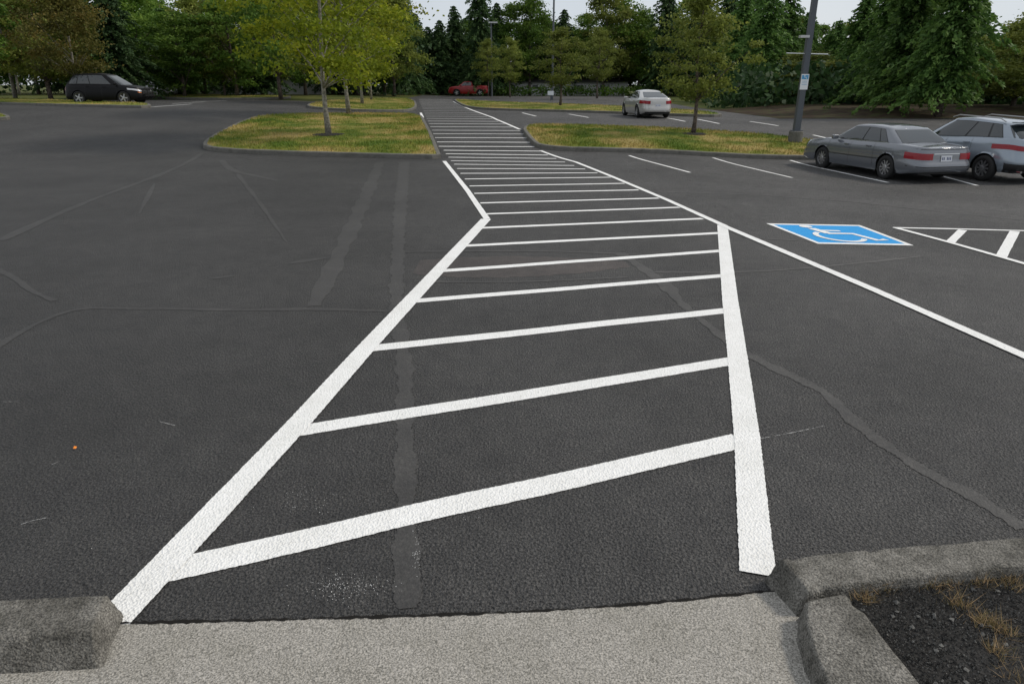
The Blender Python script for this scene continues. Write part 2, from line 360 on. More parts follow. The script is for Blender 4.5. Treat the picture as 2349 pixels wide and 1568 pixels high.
# ---------------------------------------------------------------- scatter helpers
def inpoly(p,poly):
    x,y=p; c=False; n=len(poly)
    for i in range(n):
        x1,y1=poly[i]; x2,y2=poly[(i+1)%n]
        if (y1>y)!=(y2>y) and x<(x2-x1)*(y-y1)/(y2-y1)+x1: c=not c
    return c
def settint(me,vals):
    a=me.attributes.new('tint','FLOAT','POINT'); a.data.foreach_set('value',vals)
def blades(name,pts,h,wd,m,lean=.5,parent=None):
    v=[];f=[];t=[]
    for (x,y,z) in pts:
        a=random.uniform(0,6.28); hh=h*random.uniform(.5,1.3); dx,dy=math.cos(a)*wd/2,math.sin(a)*wd/2; b_=random.uniform(0,6.28); l=random.uniform(0,lean)*hh
        i=len(v); v+=[(x-dx,y-dy,z),(x+dx,y+dy,z),(x+math.cos(b_)*l,y+math.sin(b_)*l,z+hh)]; f.append((i,i+1,i+2)); tt=random.random(); t+=[tt]*3
    me=bpy.data.meshes.new(name); me.from_pydata(v,[],f); me.materials.append(m); settint(me,t)
    o=bpy.data.objects.new(name,me); C.objects.link(o); return o
def resamp(p,n):
    p=p+[p[0]]; d=[0]
    for i in range(len(p)-1): d.append(d[-1]+math.hypot(p[i+1][0]-p[i][0],p[i+1][1]-p[i][1]))
    out=[]; j=0
    for k in range(n):
        s=d[-1]*k/n
        while d[j+1]<s: j+=1
        t=(s-d[j])/max(1e-9,d[j+1]-d[j]); out.append((p[j][0]+(p[j+1][0]-p[j][0])*t,p[j][1]+(p[j+1][1]-p[j][1])*t))
    return out
def island(px,nblade,mound=.05,n=140,bh=.07,clab=''):
    o=chaik(PP(px),True,2); o=resamp(o,n)
    ar=sum(o[i][0]*o[(i+1)%n][1]-o[(i+1)%n][0]*o[i][1] for i in range(n))
    if ar<0: o=o[::-1]
    nr=[]
    for i in range(n):
        a,c=o[i-1],o[(i+1)%n]; tx,ty=c[0]-a[0],c[1]-a[1]; l=math.hypot(tx,ty); nr.append((-ty/l,tx/l))
    prof=[(0,-.02),(.012,.12),(.03,.145),(.05,.15),(.15,.15),(.17,.13),(.18,.08)]
    b=MB(); k=len(prof)
    for i in range(n):
        jj=random.uniform(-.006,.006)
        for w_,z in prof: 
            x,y=o[i][0]+nr[i][0]*w_,o[i][1]+nr[i][1]*w_; b.v.append((x,y,terr(x,y)+z+(jj if z>.1 else 0)))
    for i in range(n):
        i2=(i+1)%n
        for j in range(k-1): b.f.append((i*k+j,i2*k+j,i2*k+j+1,i*k+j+1))
    tag(b.build('kerb',M['kerbfar'],smooth=False),kind='structure')
    cx,cy=sum(p[0] for p in o)/n,sum(p[1] for p in o)/n
    inn=[(o[i][0]+nr[i][0]*.165,o[i][1]+nr[i][1]*.165) for i in range(n)]
    b=MB(); R=14
    for r in range(R+1):
        t=r/R
        for p in inn:
            x,y=p[0]*(1-t)+cx*t,p[1]*(1-t)+cy*t; b.v.append((x,y,terr(x,y)+.135+mound*(1-(1-t)**2)+(.012*math.sin(x*3)*math.cos(y*2.3) if r else 0)))
    for r in range(R):
        for i in range(n): i2=(i+1)%n; b.f.append((r*n+i,r*n+i2,(r+1)*n+i2,(r+1)*n+i))
    tag(b.build('lawn',M['turf'],smooth=True),kind='structure')
    xs_=[p[0] for p in inn]; ys_=[p[1] for p in inn]; pts=[]; tries=0
    while len(pts)<nblade and tries<nblade*6:
        tries+=1; x,y=random.uniform(min(xs_),max(xs_)),random.uniform(min(ys_),max(ys_))
        if inpoly((x,y),inn): pts.append((x,y,terr(x,y)+.135+mound*.4))
    if pts: tag(blades('grass',pts,bh,.03,M['blade']),'short green and yellow grass '+clab,'grass',kind='stuff')
    return o
island([(462,338),(480,322),(560,280),(610,268),(780,265),(963,264),(985,300),(1012,360),(1012,366),(880,363),(700,358),(540,352),(475,346)],26000,clab='on the island left of the walkway')
island([(690,247),(735,234),(850,228),(950,226),(962,256),(880,257),(760,254)],9000,clab='on the second island left of the walkway',n=90)
island([(1194,298),(1212,325),(1238,345),(1400,350),(1600,357),(1860,367),(1940,366),(1950,345),(1860,325),(1700,309),(1530,299),(1350,293),(1225,290)],20000,clab='on the island right of the walkway')
island([(1080,252),(1250,256),(1440,262),(1660,272),(1650,262),(1500,250),(1300,241),(1120,236),(1040,229),(1045,236)],12000,clab='on the far right island',n=110)
island([(-220,232),(0,240),(200,246),(335,250),(352,246),(330,240),(150,233),(-220,222)],7000,clab='under the rust coloured tree',n=90)
island([(-200,262),(0,266),(24,271),(24,275),(0,277),(-200,280)],1500,clab='at the left edge of the lot',n=50)
island([(230,222),(450,229),(600,229),(690,225),(600,221),(400,218)],3000,clab='in the far left lot',n=70)
# ---------------------------------------------------------------- near concrete
def jz(a): return random.uniform(-a,a)
def prism(name,le,re,h,m,out=.03,z0=-.03,sub=.025,outr=None,eo=None):
    n0=len(le); L_=[];R_=[]; outr=out if outr is None else outr; eo=out+.02 if eo is None else eo
    for i in range(n0-1):
        d=math.dist(le[i],le[i+1]); k=max(1,int(d/sub))
        for j in range(k):
            t=j/k; L_.append([le[i][q]+(le[i+1][q]-le[i][q])*t for q in (0,1)]); R_.append([re[i][q]+(re[i+1][q]-re[i][q])*t for q in (0,1)])
    L_.append(list(le[-1])); R_.append(list(re[-1])); n=len(L_)
    def prof(o): return [(-o,z0),(-o*.8,h*.15),(-o*.55,h*.4),(-o*.3,h*.65),(-.006,h-.022),(-.001,h-.009),(.006,h-.002),(.016,h)]
    b=MB(); pl,pr=prof(out),prof(outr); NT=9; K=len(pl)*2+NT
    w1=0;w2=0;c1=0;c2=0
    for i in range(n):
        a=Vector(L_[i]); c=Vector(R_[i]); d=(c-a); wd=d.length; d.normalize()
        w1=w1*.75+jz(.002); w2=w2*.75+jz(.002)
        # chipped arrises: now and then the edge is broken back
        c1=max(0,c1-.004) if c1>0 else (random.uniform(.004,.012) if random.random()<.07 else 0)
        c2=max(0,c2-.004) if c2>0 else (random.uniform(.004,.012) if random.random()<.07 else 0)
        row=[]
        for k,(o,z) in enumerate(pl):
            e=c1 if k in (5,6) else c1*.5 if k in (4,7) else 0
            row.append((a+d*(o+w1+e+jz(.001)),z-e*.9+jz(.001)))
        for t in range(1,NT+1): row.append((a+d*(.016+(wd-.032)*t/(NT+1)+jz(.001)),h+jz(.0007)))
        for k,(o,z) in reversed(list(enumerate(pr))):
            e=c2 if k in (5,6) else c2*.5 if k in (4,7) else 0
            row.append((c-d*(o+w2+e+jz(.001)),z-e*.9+jz(.001)))
        for p,z in row: b.v.append((p.x,p.y,z))
    for i in range(n-1):
        for j in range(K-1): b.f.append((i*K+j,(i+1)*K+j,(i+1)*K+j+1,i*K+j+1))
    for i in (0,n-1):
        t=(Vector(L_[0])-Vector(L_[1])+Vector(R_[0])-Vector(R_[1])) if i==0 else (Vector(L_[-1])-Vector(L_[-2])+Vector(R_[-1])-Vector(R_[-2])); t.normalize()
        prev=i*K
        for (q_,zf) in ((.006,lambda z:min(z,h-.002)),(.012,lambda z:min(z,h-.012)),(.014+eo*.3,lambda z:min(z,h*.6)),(.014+eo*.7,lambda z:min(z,h*.25)),(eo+.014,lambda z:z0)):
            base=len(b.v)
            for j in range(K):
                x,y,z=b.v[i*K+j]; zz=zf(z); r_=.004 if zz<h-.02 else .0015; b.v.append((x+t.x*(q_+jz(r_)),y+t.y*(q_+jz(r_)),zz+(jz(r_*.6) if zz>0 else 0)))
            for j in range(K-1): b.f.append((prev+j,base+j,base+j+1,prev+j+1))
            prev=base
    ob=b.build(name,m,smooth=True); bm=bmesh.new(); bm.from_mesh(ob.data); bmesh.ops.recalc_face_normals(bm,faces=bm.faces); bm.to_mesh(ob.data); bm.free()
    return tag(ob,kind='structure')
hk=.15
Pz=lambda x,y,z=hk:P(x,y,z)
prism('kerb',[Pz(240,1362),Pz(0,1374),Pz(-500,1398)],[Pz(204,1450),Pz(-30,1464),Pz(-560,1504)],hk,M['kerb'],out=.03,outr=.10,eo=.045)
prism('kerb',[Pz(1794,1280),Pz(1950,1262),Pz(2349,1231),Pz(2900,1195)],[Pz(1856,1350),Pz(2000,1330),Pz(2349,1296),Pz(2950,1255)],hk,M['kerb'],out=.03,eo=.05)
hb=.140
kl=[P(1852,1380,hb),P(1852,1425,hb),P(1868,1490,hb),P(1902,1568,hb),P(1960,1720,hb)]; kr=[P(1942,1362,hb),P(1985,1405,hb),P(2035,1470,hb),P(2112,1568,hb),P(2260,1760,hb)]
prism('kerb',kl,kr,hb,M['kerb'],out=.04,eo=.01)
ed=PP([(-900,1450),(-200,1442),(290,1434),(560,1428),(850,1421),(1100,1412),(1350,1400),(1560,1382),(1760,1360),(1900,1352)])
ed=chaik(ed,n=3); b=MB(); n=len(ed); R=20
for r in range(R+1):
    t=r/R
    for i,(x,y) in enumerate(ed):
        yy=y-t*(y+3) if t>.0 else y+jz(.005)
        b.v.append((x,yy,.010+min(.11,.06*(y-yy))))
for r in range(R):
    for i in range(n-1): b.f.append((r*n+i+0,(r+1)*n+i,(r+1)*n+i+1,r*n+i+1))
tag(b.build('sidewalk_ramp',M['ramp'],smooth=True),kind='structure')
b=MB(); ribbon(b,[(x,y+.004) for x,y in ed],.013,.0125,jit=.006,step=.02,wv=.6)
tag(b.build('pavement_joint',mat('joint_dirt',(.014,.013,.012),.95,spec=.1)),kind='structure')
far=[Pz(1850,1350),Pz(2000,1330),Pz(2349,1296),Pz(2950,1255)]
bed=[kr[0],*far[1:],(far[-1][0],.3),(kr[-1][0],.3),*kr[:0:-1]]
b=MB(); cx_,cy_=sum(p[0] for p in bed)/len(bed),sum(p[1] for p in bed)/len(bed)
o_=resamp(bed,80); R=16
for r in range(R+1):
    t=r/R
    for p in o_: b.v.append((p[0]*(1-t)+cx_*t,p[1]*(1-t)+cy_*t,.085+.02*t+jz(.003)))
for r in range(R):
    for i in range(80): i2=(i+1)%80; b.f.append((r*80+i,r*80+i2,(r+1)*80+i2,(r+1)*80+i))
tag(b.build('planting_bed',M['soil'],smooth=True),kind='structure')
pts=[]
while len(pts)<18000:
    x,y=random.uniform(1.4,3.2),random.uniform(1.7,3.0)
    if inpoly((x,y),bed): pts.append((x,y))
v=[];f=[];t=[]
oc=[(1,0,0),(-1,0,0),(0,1,0),(0,-1,0),(0,0,1),(0,0,-1)]; of=[(0,2,4),(2,1,4),(1,3,4),(3,0,4),(2,0,5),(1,2,5),(3,1,5),(0,3,5)]
for x,y in pts:
    s=random.choice([.002,.0025,.003,.0035,.0045]); tt=random.random()**1.5
    if random.random()<.004: s=.012; tt=random.uniform(.8,1.6)
    i=len(v); rz=random.uniform(0,6)
    for a in oc: v.append((x+s*(a[0]*math.cos(rz)-a[1]*math.sin(rz))*random.uniform(.7,1.4),y+s*(a[0]*math.sin(rz)+a[1]*math.cos(rz))*random.uniform(.7,1.4),.098+s*a[2]*.7+jz(.005))); t.append(tt)
    f+=[tuple(i+k for k in q_) for q_ in of]
me=bpy.data.meshes.new('gravel'); me.from_pydata(v,[],f); me.materials.append(M['pebble']); settint(me,t); o=bpy.data.objects.new('gravel',me); C.objects.link(o)
tag(o,'dark fine gravel filling the planting bed','gravel',kind='stuff')
pts=[]
for (px,py,nn,sd_) in [(1985,1375,90,.035),(2020,1355,60,.05),(2160,1335,100,.07),(2240,1330,150,.08),(2200,1390,120,.05),(2260,1430,140,.05),(2290,1500,100,.045),(2320,1340,120,.06),(2330,1560,70,.05),(2120,1340,70,.05),(2300,1450,100,.05),(1965,1345,50,.03)]:
    c_=P(px,py,.09)
    for _ in range(nn): pts.append((c_[0]+random.gauss(0,sd_*.6),c_[1]+random.gauss(0,sd_*.5),.09))
o=blades('dry_grass',pts,.055,.0026,M['dry'],lean=1.6); tag(o,'dry tan grass tufts in the dark planting bed','grass',kind='stuff')
c_=P(173,1031); b=MB(); b.add([(c_[0]+a*.014,c_[1]+e*.016,.012+zz) for a,e,zz in [(-1,0,0),(-.3,-.9,.006),(.8,-.6,.002),(1,.3,.01),(.2,1,.004),(-.7,.7,.012),(0,0,.016)]],[(0,1,6),(1,2,6),(2,3,6),(3,4,6),(4,5,6),(5,0,6)])
tag(b.build('fallen_leaf',mat('orange_leaf',(.85,.25,.02),.7)),'tiny orange leaf lying on dark asphalt at left','leaf')
# ---------------------------------------------------------------- trees
def leafmesh(name,cen,size,m,tint,asp=.6,vert=None):
    n=len(cen); cen=np.asarray(cen); a=RNG.normal(size=(n,3)); 
    if vert is not None: a=a*.5+vert
    a/=np.linalg.norm(a,axis=1)[:,None]; r=RNG.normal(size=(n,3)); b_=np.cross(a,r); b_/=np.linalg.norm(b_,axis=1)[:,None]
    s=(size*RNG.uniform(.6,1.3,n))[:,None]
    v=np.stack([cen-a*s*.5,cen+b_*s*asp*.5,cen+a*s*.5,cen-b_*s*asp*.5],1).reshape(-1,3)
    me=bpy.data.meshes.new(name); me.vertices.add(4*n); me.vertices.foreach_set('co',v.ravel()); me.loops.add(4*n); me.loops.foreach_set('vertex_index',np.arange(4*n,dtype=np.int32))
    me.polygons.add(n); me.polygons.foreach_set('loop_start',np.arange(0,4*n,4,dtype=np.int32)); me.polygons.foreach_set('loop_total',np.full(n,4,dtype=np.int32)); me.update(); me.validate()
    me.materials.append(m); settint(me,np.repeat(tint,4).astype(np.float32)); return me
def decid(h,R,base,ncl,per,size,m,bm,tr=.13,lean=0,clr=.55):
    cl=[]; p1,p2=random.uniform(0,6),random.uniform(0,6)
    while len(cl)<ncl:
        u=random.random()**.45; th=random.uniform(0,6.28); z=random.random()
        prof=math.sin(math.pi*min(1,(z*.86+.10)))**.65*(1 if z<.45 else 1-.55*(z-.45))
        lb=1+.2*math.sin(3*th+p1+z*4)+.13*math.sin(5*th+p2-z*6)
        r=R*u*prof*lb; cl.append((r*math.cos(th),r*math.sin(th),base+(h-base)*z,random.random()))
    cen=[];tint=[]
    for x,y,z,q_ in cl:
        k=int(per*random.uniform(.5,1.4)); s=clr*R/2.5*random.uniform(.6,1.2)
        g=RNG.normal(size=(k,3))*np.array([s,s,s*.5])*.6; cen.append(g+np.array([x,y,z]))
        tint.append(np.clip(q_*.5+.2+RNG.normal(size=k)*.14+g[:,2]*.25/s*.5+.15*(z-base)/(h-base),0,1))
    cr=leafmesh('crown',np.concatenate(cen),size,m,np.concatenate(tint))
    b=MB(); npt=9; tp=[]; rr=[]
    for i in range(npt):
        t=i/(npt-1); tp.append((lean*t+.06*math.sin(t*7),.05*math.sin(t*5+1),h*.88*t)); rr.append(tr*(1-.85*t)+(.03 if i==0 else 0)+.01)
    b.tube(tp,rr,9)
    for x,y,z,_ in random.sample(cl,min(len(cl),26)):
        z0=max(base*.85,z-abs(math.hypot(x,y))*random.uniform(.7,1.2)); 
        if z0>h*.8: continue
        t=z0/(h*.88); i=min(int(t*(npt-1)),npt-2); p0=Vector(tp[i]).lerp(Vector(tp[i+1]),t*(npt-1)-i); p2_=Vector((x,y,z)); p1_=p0.lerp(p2_,.5)+Vector((0,0,.15))
        r0=max(.018,tr*(1-.85*t)*.45); b.tube([p0,p1_,p2_],[r0,r0*.6,.008],5,cap=False)
    me=bpy.data.meshes.new('trunk'); me.from_pydata(b.v,[],b.f); me.materials.append(bm); me.polygons.foreach_set('use_smooth',[True]*len(me.polygons))
    return cr,me,h
def conifer(h,R,base,m,dens_=1.0,tr=.16,droop=.32,pw=.8):
    cen=[];tint=[];vert=[]; z=base; asym=random.uniform(0,6.28)
    while z<h-.15:
        t=(z-base)/(h-base); rad=R*(1-t)**pw*random.uniform(.62,1.15)+.15; nb=random.randint(7,10)
        a0=random.uniform(0,6)
        for k in range(nb):
            a=a0+k*6.283/nb+random.uniform(-.3,.3); r=rad*random.uniform(.5,1.15)*(1+.15*math.cos(a-asym+z*.5)); ns=max(4,int(r*12*dens_)); q_=random.random()
            for j in range(ns):
                f_=(j+random.random())/ns; dr=r*f_; up=.15*dr-droop*dr*f_*1.5
                x,y,zz=math.cos(a)*dr,math.sin(a)*dr,z+up
                wd=.42*r*(1-f_)*.8+.09
                for s_ in range(3):
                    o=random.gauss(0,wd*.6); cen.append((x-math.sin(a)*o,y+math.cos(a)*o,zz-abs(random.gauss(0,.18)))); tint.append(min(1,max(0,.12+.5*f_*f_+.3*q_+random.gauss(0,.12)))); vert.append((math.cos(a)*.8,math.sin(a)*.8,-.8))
        z+=random.uniform(.24,.42)*h/12
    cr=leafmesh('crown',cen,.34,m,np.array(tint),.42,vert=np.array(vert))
    b=MB(); b.tube([(0,0,0),(.03,0,h*.3),(0,.02,h*.65),(0,0,h)],[tr+.03,tr*.75,tr*.4,.015],8)
    for _ in range(14):
        a=random.uniform(0,6.28); zz=random.uniform(base*.5,base); b.tube([(0,0,zz),(math.cos(a)*.8,math.sin(a)*.8,zz-.1)],[.025,.006],4,cap=False)
    me=bpy.data.meshes.new('trunk'); me.from_pydata(b.v,[],b.f); me.materials.append(M['bark_dark']); me.polygons.foreach_set('use_smooth',[True]*len(me.polygons))
    return cr,me,h
def place(name,spec,x,y,h,label,cat='tree',group=None,sr=None,rz=None,z=None):
    cr,tk,h0=spec; s=h/h0; 
    t=thing(name,label,cat,(x,y,(terr(x,y)-.03) if z is None else z),random.uniform(0,6.28) if rz is None else rz,group)
    t.scale=(sr or s,sr or s,s)
    for nm,me in (('crown',cr),('trunk',tk)):
        o=bpy.data.objects.new(nm,me); C.objects.link(o); o.parent=t
    return t
maple=decid(9.5,3.1,2.1,150,115,.16,M['leaf_lime'],M['bark_pale'],.085,clr=.46)
maple2=decid(9.5,3.1,2.2,120,105,.17,M['leaf_lime'],M['bark_pale'],.085,clr=.48)
dolive=decid(6,1.9,1.7,90,110,.14,M['leaf_olive'],M['bark_dark'],.08)
drust=decid(7.5,3.0,2.0,110,130,.18,M['leaf_rust'],M['bark_pale'],.10)
dgreen=decid(11,3.8,2.4,100,115,.28,M['leaf_green'],M['bark_dark'],.17)
dgreen2=decid(11,3.6,1.4,105,115,.28,M['leaf_green'],M['bark_dark'],.17)
dolbig=decid(11,3.7,1.9,100,115,.28,M['leaf_olive'],M['bark_dark'],.17)
con1=conifer(14,3.4,1.0,M['leaf_dark'],pw=.65); con2=conifer(14,3.1,2.0,M['leaf_con2'],1.1,.2,.42,pw=.65); con3=conifer(12,3.0,.6,M['leaf_con2'],pw=.6); con4=conifer(14,3.2,3.2,M['leaf_con2'],.8,.2,pw=.6)
def base(px,py,name,spec,h,label,group=None,sr=None,zo=.13,rz=None):
    x,y=P(px,py); return place(name,spec,x,y,h,label,group=group,sr=sr,z=terr(x,y)+zo-.03,rz=rz)
base(757,318,'maple_tree',maple,9.6,'nearest lime green tree with pale trunk on the front left island',rz=2.6,sr=1.1)
base(800,268,'maple_tree',maple2,9.8,'second lime green tree at the back edge of the front left island',sr=1.2)
base(833,243,'maple_tree',maple2,9.2,'lime green tree in front part of the second left island',sr=1.15)
base(851,233,'maple_tree',maple2,9,'lime green tree farthest back on the second left island')
def pit(px,py,r):
    x,y=P(px,py); b=MB(); b.lathe([(.0,.205),(r*.5,.20),(r*.85,.19),(r,.15)],20,(x,y,terr(x,y)),'z'); tag(b.build('tree_pit',M['soil'],smooth=True),kind='structure')
pit(757,318,.7); pit(1587,316,.6)
base(1587,316,'young_tree',dolive,5.4,'olive green small tree standing on the front right island',sr=1.0)
base(1285,247,'young_tree',dolive,5.6,'olive tree on the far right island just left of the white sedan',sr=1.1)
base(1170,226,'young_tree',dolive,6,'thin olive sapling behind far right island, beside the small lamp post',sr=.8)
base(1120,222,'young_tree',dolive,6.2,'thin olive sapling nearest the far end of the walkway',sr=.9)
base(1370,228,'young_tree',dolive,6.8,'olive tree behind the white sedan at its left',sr=1.0)
base(188,238,'rust_tree',drust,7.2,'rust tinted tree with pale trunk in front of the black SUV',sr=.95)
base(45,218,'rust_tree',drust,8.5,'rust tinted tree with leaning trunk at the left picture edge',sr=1.1)
base(517,224,'green_tree',dolbig,8,'mid green round tree in the left lot with slim trunk',sr=.62)
base(350,214,'green_tree',dgreen2,10,'green tree behind the silver car')
base(640,221,'green_tree',dolbig,8.5,'yellow green tree standing between left lot and the lime trees',sr=.7)
bd=[]
def bk(px,D,kind,top): bd.append((px,D,kind,top))
for px,D,k,top in [(-80,52,'g',-120),(30,60,'r',-90),(110,58,'gb',-60),(200,62,'g2',-80),(280,60,'c',-60),(330,66,'g',-40),(395,70,'c3',10),(420,64,'g2',30),(470,72,'gb',-10),(540,66,'g2',-40),(600,70,'c',-60),(640,62,'g',-70),(700,75,'g2',-60),(760,80,'c',-80),(820,80,'gb',-60),(880,84,'g2',-40),(930,90,'c',-50),
  (960,97,'c',30),(985,100,'c',60),(1012,98,'c',45),(1045,100,'c',12),(1078,104,'g2',50),(1102,94,'c',-70),(1140,98,'c',5),(1180,98,'g2',15),(1215,97,'g',-8),(1250,102,'c',35),(1290,99,'c',20),(1335,100,'g2',35),(1385,96,'gb',-20),(1420,98,'g',0),(1465,98,'g',25),(1520,92,'c',-50),(1560,98,'g2',5),(1600,90,'c',-40),(1655,92,'c',-60),(1700,94,'g2',-10),
  (1690,72,'c4',-30),(1745,66,'c4',-60),(1790,70,'c4',-45),(1720,80,'c4',-20),(1835,78,'c3',20),(1870,86,'g2',60),(1905,78,'c3',40),(1850,60,'gb',120),
  (1960,60,'c2',-40),(2020,52,'c2',-120),(2065,44,'c2',-170),(2105,58,'g',-30),(2165,40,'c2',-240),(2212,56,'c2',-10),(2262,66,'g',100),(2290,70,'gb',95),(2335,48,'gb',45),(2395,44,'gb',20),(2440,50,'c2',-60),(2300,90,'g',100)]: bk(px,D,k,top)
rb=random.Random(5)
for i in range(36):
    px=955+i*39+rb.uniform(-12,12); bk(px,rb.uniform(101,108),rb.choice(['g','g2','gb','c3','c','g2']),rb.uniform(38,90) if not 1820<px<1930 else rb.uniform(85,120))
for i in range(16): bk(-40+i*62+rb.uniform(-15,15),rb.uniform(76,86),rb.choice(['g','g2','c','gb']),rb.uniform(-40,30))
specs={'g':dgreen,'g2':dgreen2,'gb':dolbig,'r':drust,'c':con1,'c2':con2,'c3':con3,'c4':con4}
words={'g':('green_tree','dark green broadleaf tree'),'g2':('green_tree','low branching green tree'),'gb':('green_tree','yellow green broadleaf tree'),'r':('rust_tree','rust tinted broadleaf tree'),'c':('conifer_tree','dark narrow conifer'),'c2':('conifer_tree','tall wide bright green conifer'),'c3':('conifer_tree','light green short conifer'),'c4':('conifer_tree','green conifer with bare lower trunk')}
cnt=collections.Counter()
def ordn(n): return '%d%s'%(n,'th' if 10<n%100<14 else {1:'st',2:'nd',3:'rd'}.get(n%10,'th'))
for px,D,k,top in sorted(bd):
    x,y=at(px,D); h=ztop(top,D)-terr(x,y); cnt[k]+=1
    s=h/specs[k][2]
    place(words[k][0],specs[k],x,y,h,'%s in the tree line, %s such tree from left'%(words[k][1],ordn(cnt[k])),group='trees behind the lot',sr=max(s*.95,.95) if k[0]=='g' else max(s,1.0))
cen=[];tn=[]
for _ in range(800):
    px=random.uniform(-200,2600); D=random.uniform(102,118) if px>950 else random.uniform(80,95); x,y=at(px,D); hh=random.uniform(.3,6.5); k=34
    g=RNG.normal(size=(k,3))*np.array([1.3,1.0,.7]); cen.append(g+np.array([x,y,terr(x,y)+hh])); tn.append(np.clip(RNG.normal(size=k)*.15+random.uniform(.0,.5),0,1))
for _ in range(420):
    px=random.uniform(1650,2600); D=random.uniform(53,75); x,y=at(px,D); hh=random.uniform(.2,2.6); k=34
    g=RNG.normal(size=(k,3))*np.array([1.0,.8,.5]); cen.append(g+np.array([x,y,terr(x,y)+hh])); tn.append(np.clip(RNG.normal(size=k)*.15+random.uniform(.0,.5),0,1))
me=leafmesh('undergrowth',np.concatenate(cen),.6,M['leaf_dark'],np.concatenate(tn)); o=bpy.data.objects.new('undergrowth',me); C.objects.link(o); tag(o,'dark leafy undergrowth filling the woodland edge','undergrowth',kind='stuff')
# low shrubs that half hide the building
for i,px in enumerate((1165,1205,1245,1300,1345,1392,1430,1470)):
    x,y=at(px,94); k=260; g=RNG.normal(size=(k,3))*np.array([.75,.6,.32])
    me=leafmesh('foliage',g+np.array([0,0,.55]),.32,M['leaf_green'],np.clip(RNG.normal(size=k)*.15+.4,0,1))
    t=thing('shrub','low green shrub in front of pale building, %s from left'%ordn(i+1),'shrub',(x,y,terr(x,y)),0,'shrubs in front of the pale building')
    o=bpy.data.objects.new('foliage',me); C.objects.link(o); o.parent=t
    b=MB()
    for q_ in range(4): b.tube([(0,0,0),(.3*math.cos(q_*1.6),.3*math.sin(q_*1.6),.6)],[.03,.012],5)
    b.build('stem',M['bark_dark'],t)
# ---------------------------------------------------------------- buildings
M['wallb']=mat('pale_wall',(.42,.42,.41),.8); M['win']=mat('window_glass',(.06,.065,.07),.2); M['roofb']=mat('grey_roof',(.05,.048,.045),.9)
def bld(px0,px1,D,h,label):
    x0,_=at(px0,D); x1,_=at(px1,D); xc=(x0+x1)/2; wl=x1-x0; z=terr(xc,D)-.05
    t=thing('low_building',label,'building',(xc,D+4,z))
    MB().box((0,0,h/2),(wl,8,h)).build('wall',M['wallb'],t)
    b=MB(); b.add([(-wl/2-.4,-4.5,h),(wl/2+.4,-4.5,h),(wl/2+.4,4.5,h),(-wl/2-.4,4.5,h),(-wl/2+2,0,h+.5),(wl/2-2,0,h+.5)],[(0,1,5,4),(2,3,4,5),(1,2,5),(3,0,4),(0,3,2,1)]); b.build('roof',M['roofb'],t)
    for i in range(int(wl/3)):
        xx=-wl/2+1.5+i*3
        MB().box((xx,-4.0,1.1),(.7,.06,.5)).build('window',M['win'],t)
bld(1150,1440,97,1.7,'low pale building glimpsed behind trees near the white sedan'); bld(470,740,79,1.7,'low pale building glimpsed behind trees in the left background')
# ---------------------------------------------------------------- cars
M['rubber']=mat('tyre_rubber',(.02,.02,.02),.8,spec=.3); M['alloy']=mat('alloy_rim',(.42,.42,.43),.3,.8); M['blackp']=mat('black_trim',(.012,.012,.013),.5)
M['cglass']=mat('car_glass',(.018,.024,.026),.03,spec=.9); M['red']=mat('red_lens',(.26,.004,.012),.22,coat=.3,spec=.3); M['plate']=mat('licence_plate',(.6,.62,.66),.4); M['lamp']=mat('clear_lens',(.6,.6,.62),.12,.3); M['amber']=mat('amber_lens',(.6,.16,.02),.2)
M['pmark']=mat('plate_characters',(.03,.05,.15),.5); M['chrome']=mat('chrome_trim',(.6,.6,.6),.15,1)
def paintm(name,c,metal=.5,r=.25,coat=1.0): return mat(name,c,r,metal,coat=coat)
def interp(t,x):
    if x<=t[0][0]: return t[0][1]
    for (a,p),(c,q_) in zip(t,t[1:]):
        if x<=c:
            s=(x-a)/(c-a); return p+(q_-p)*s
    return t[-1][1]
def sinterp(t,x,w_=.12):
    return sum(interp(t,x+w_*k/3)*(4-abs(k)) for k in range(-3,4))/16
class Car: pass
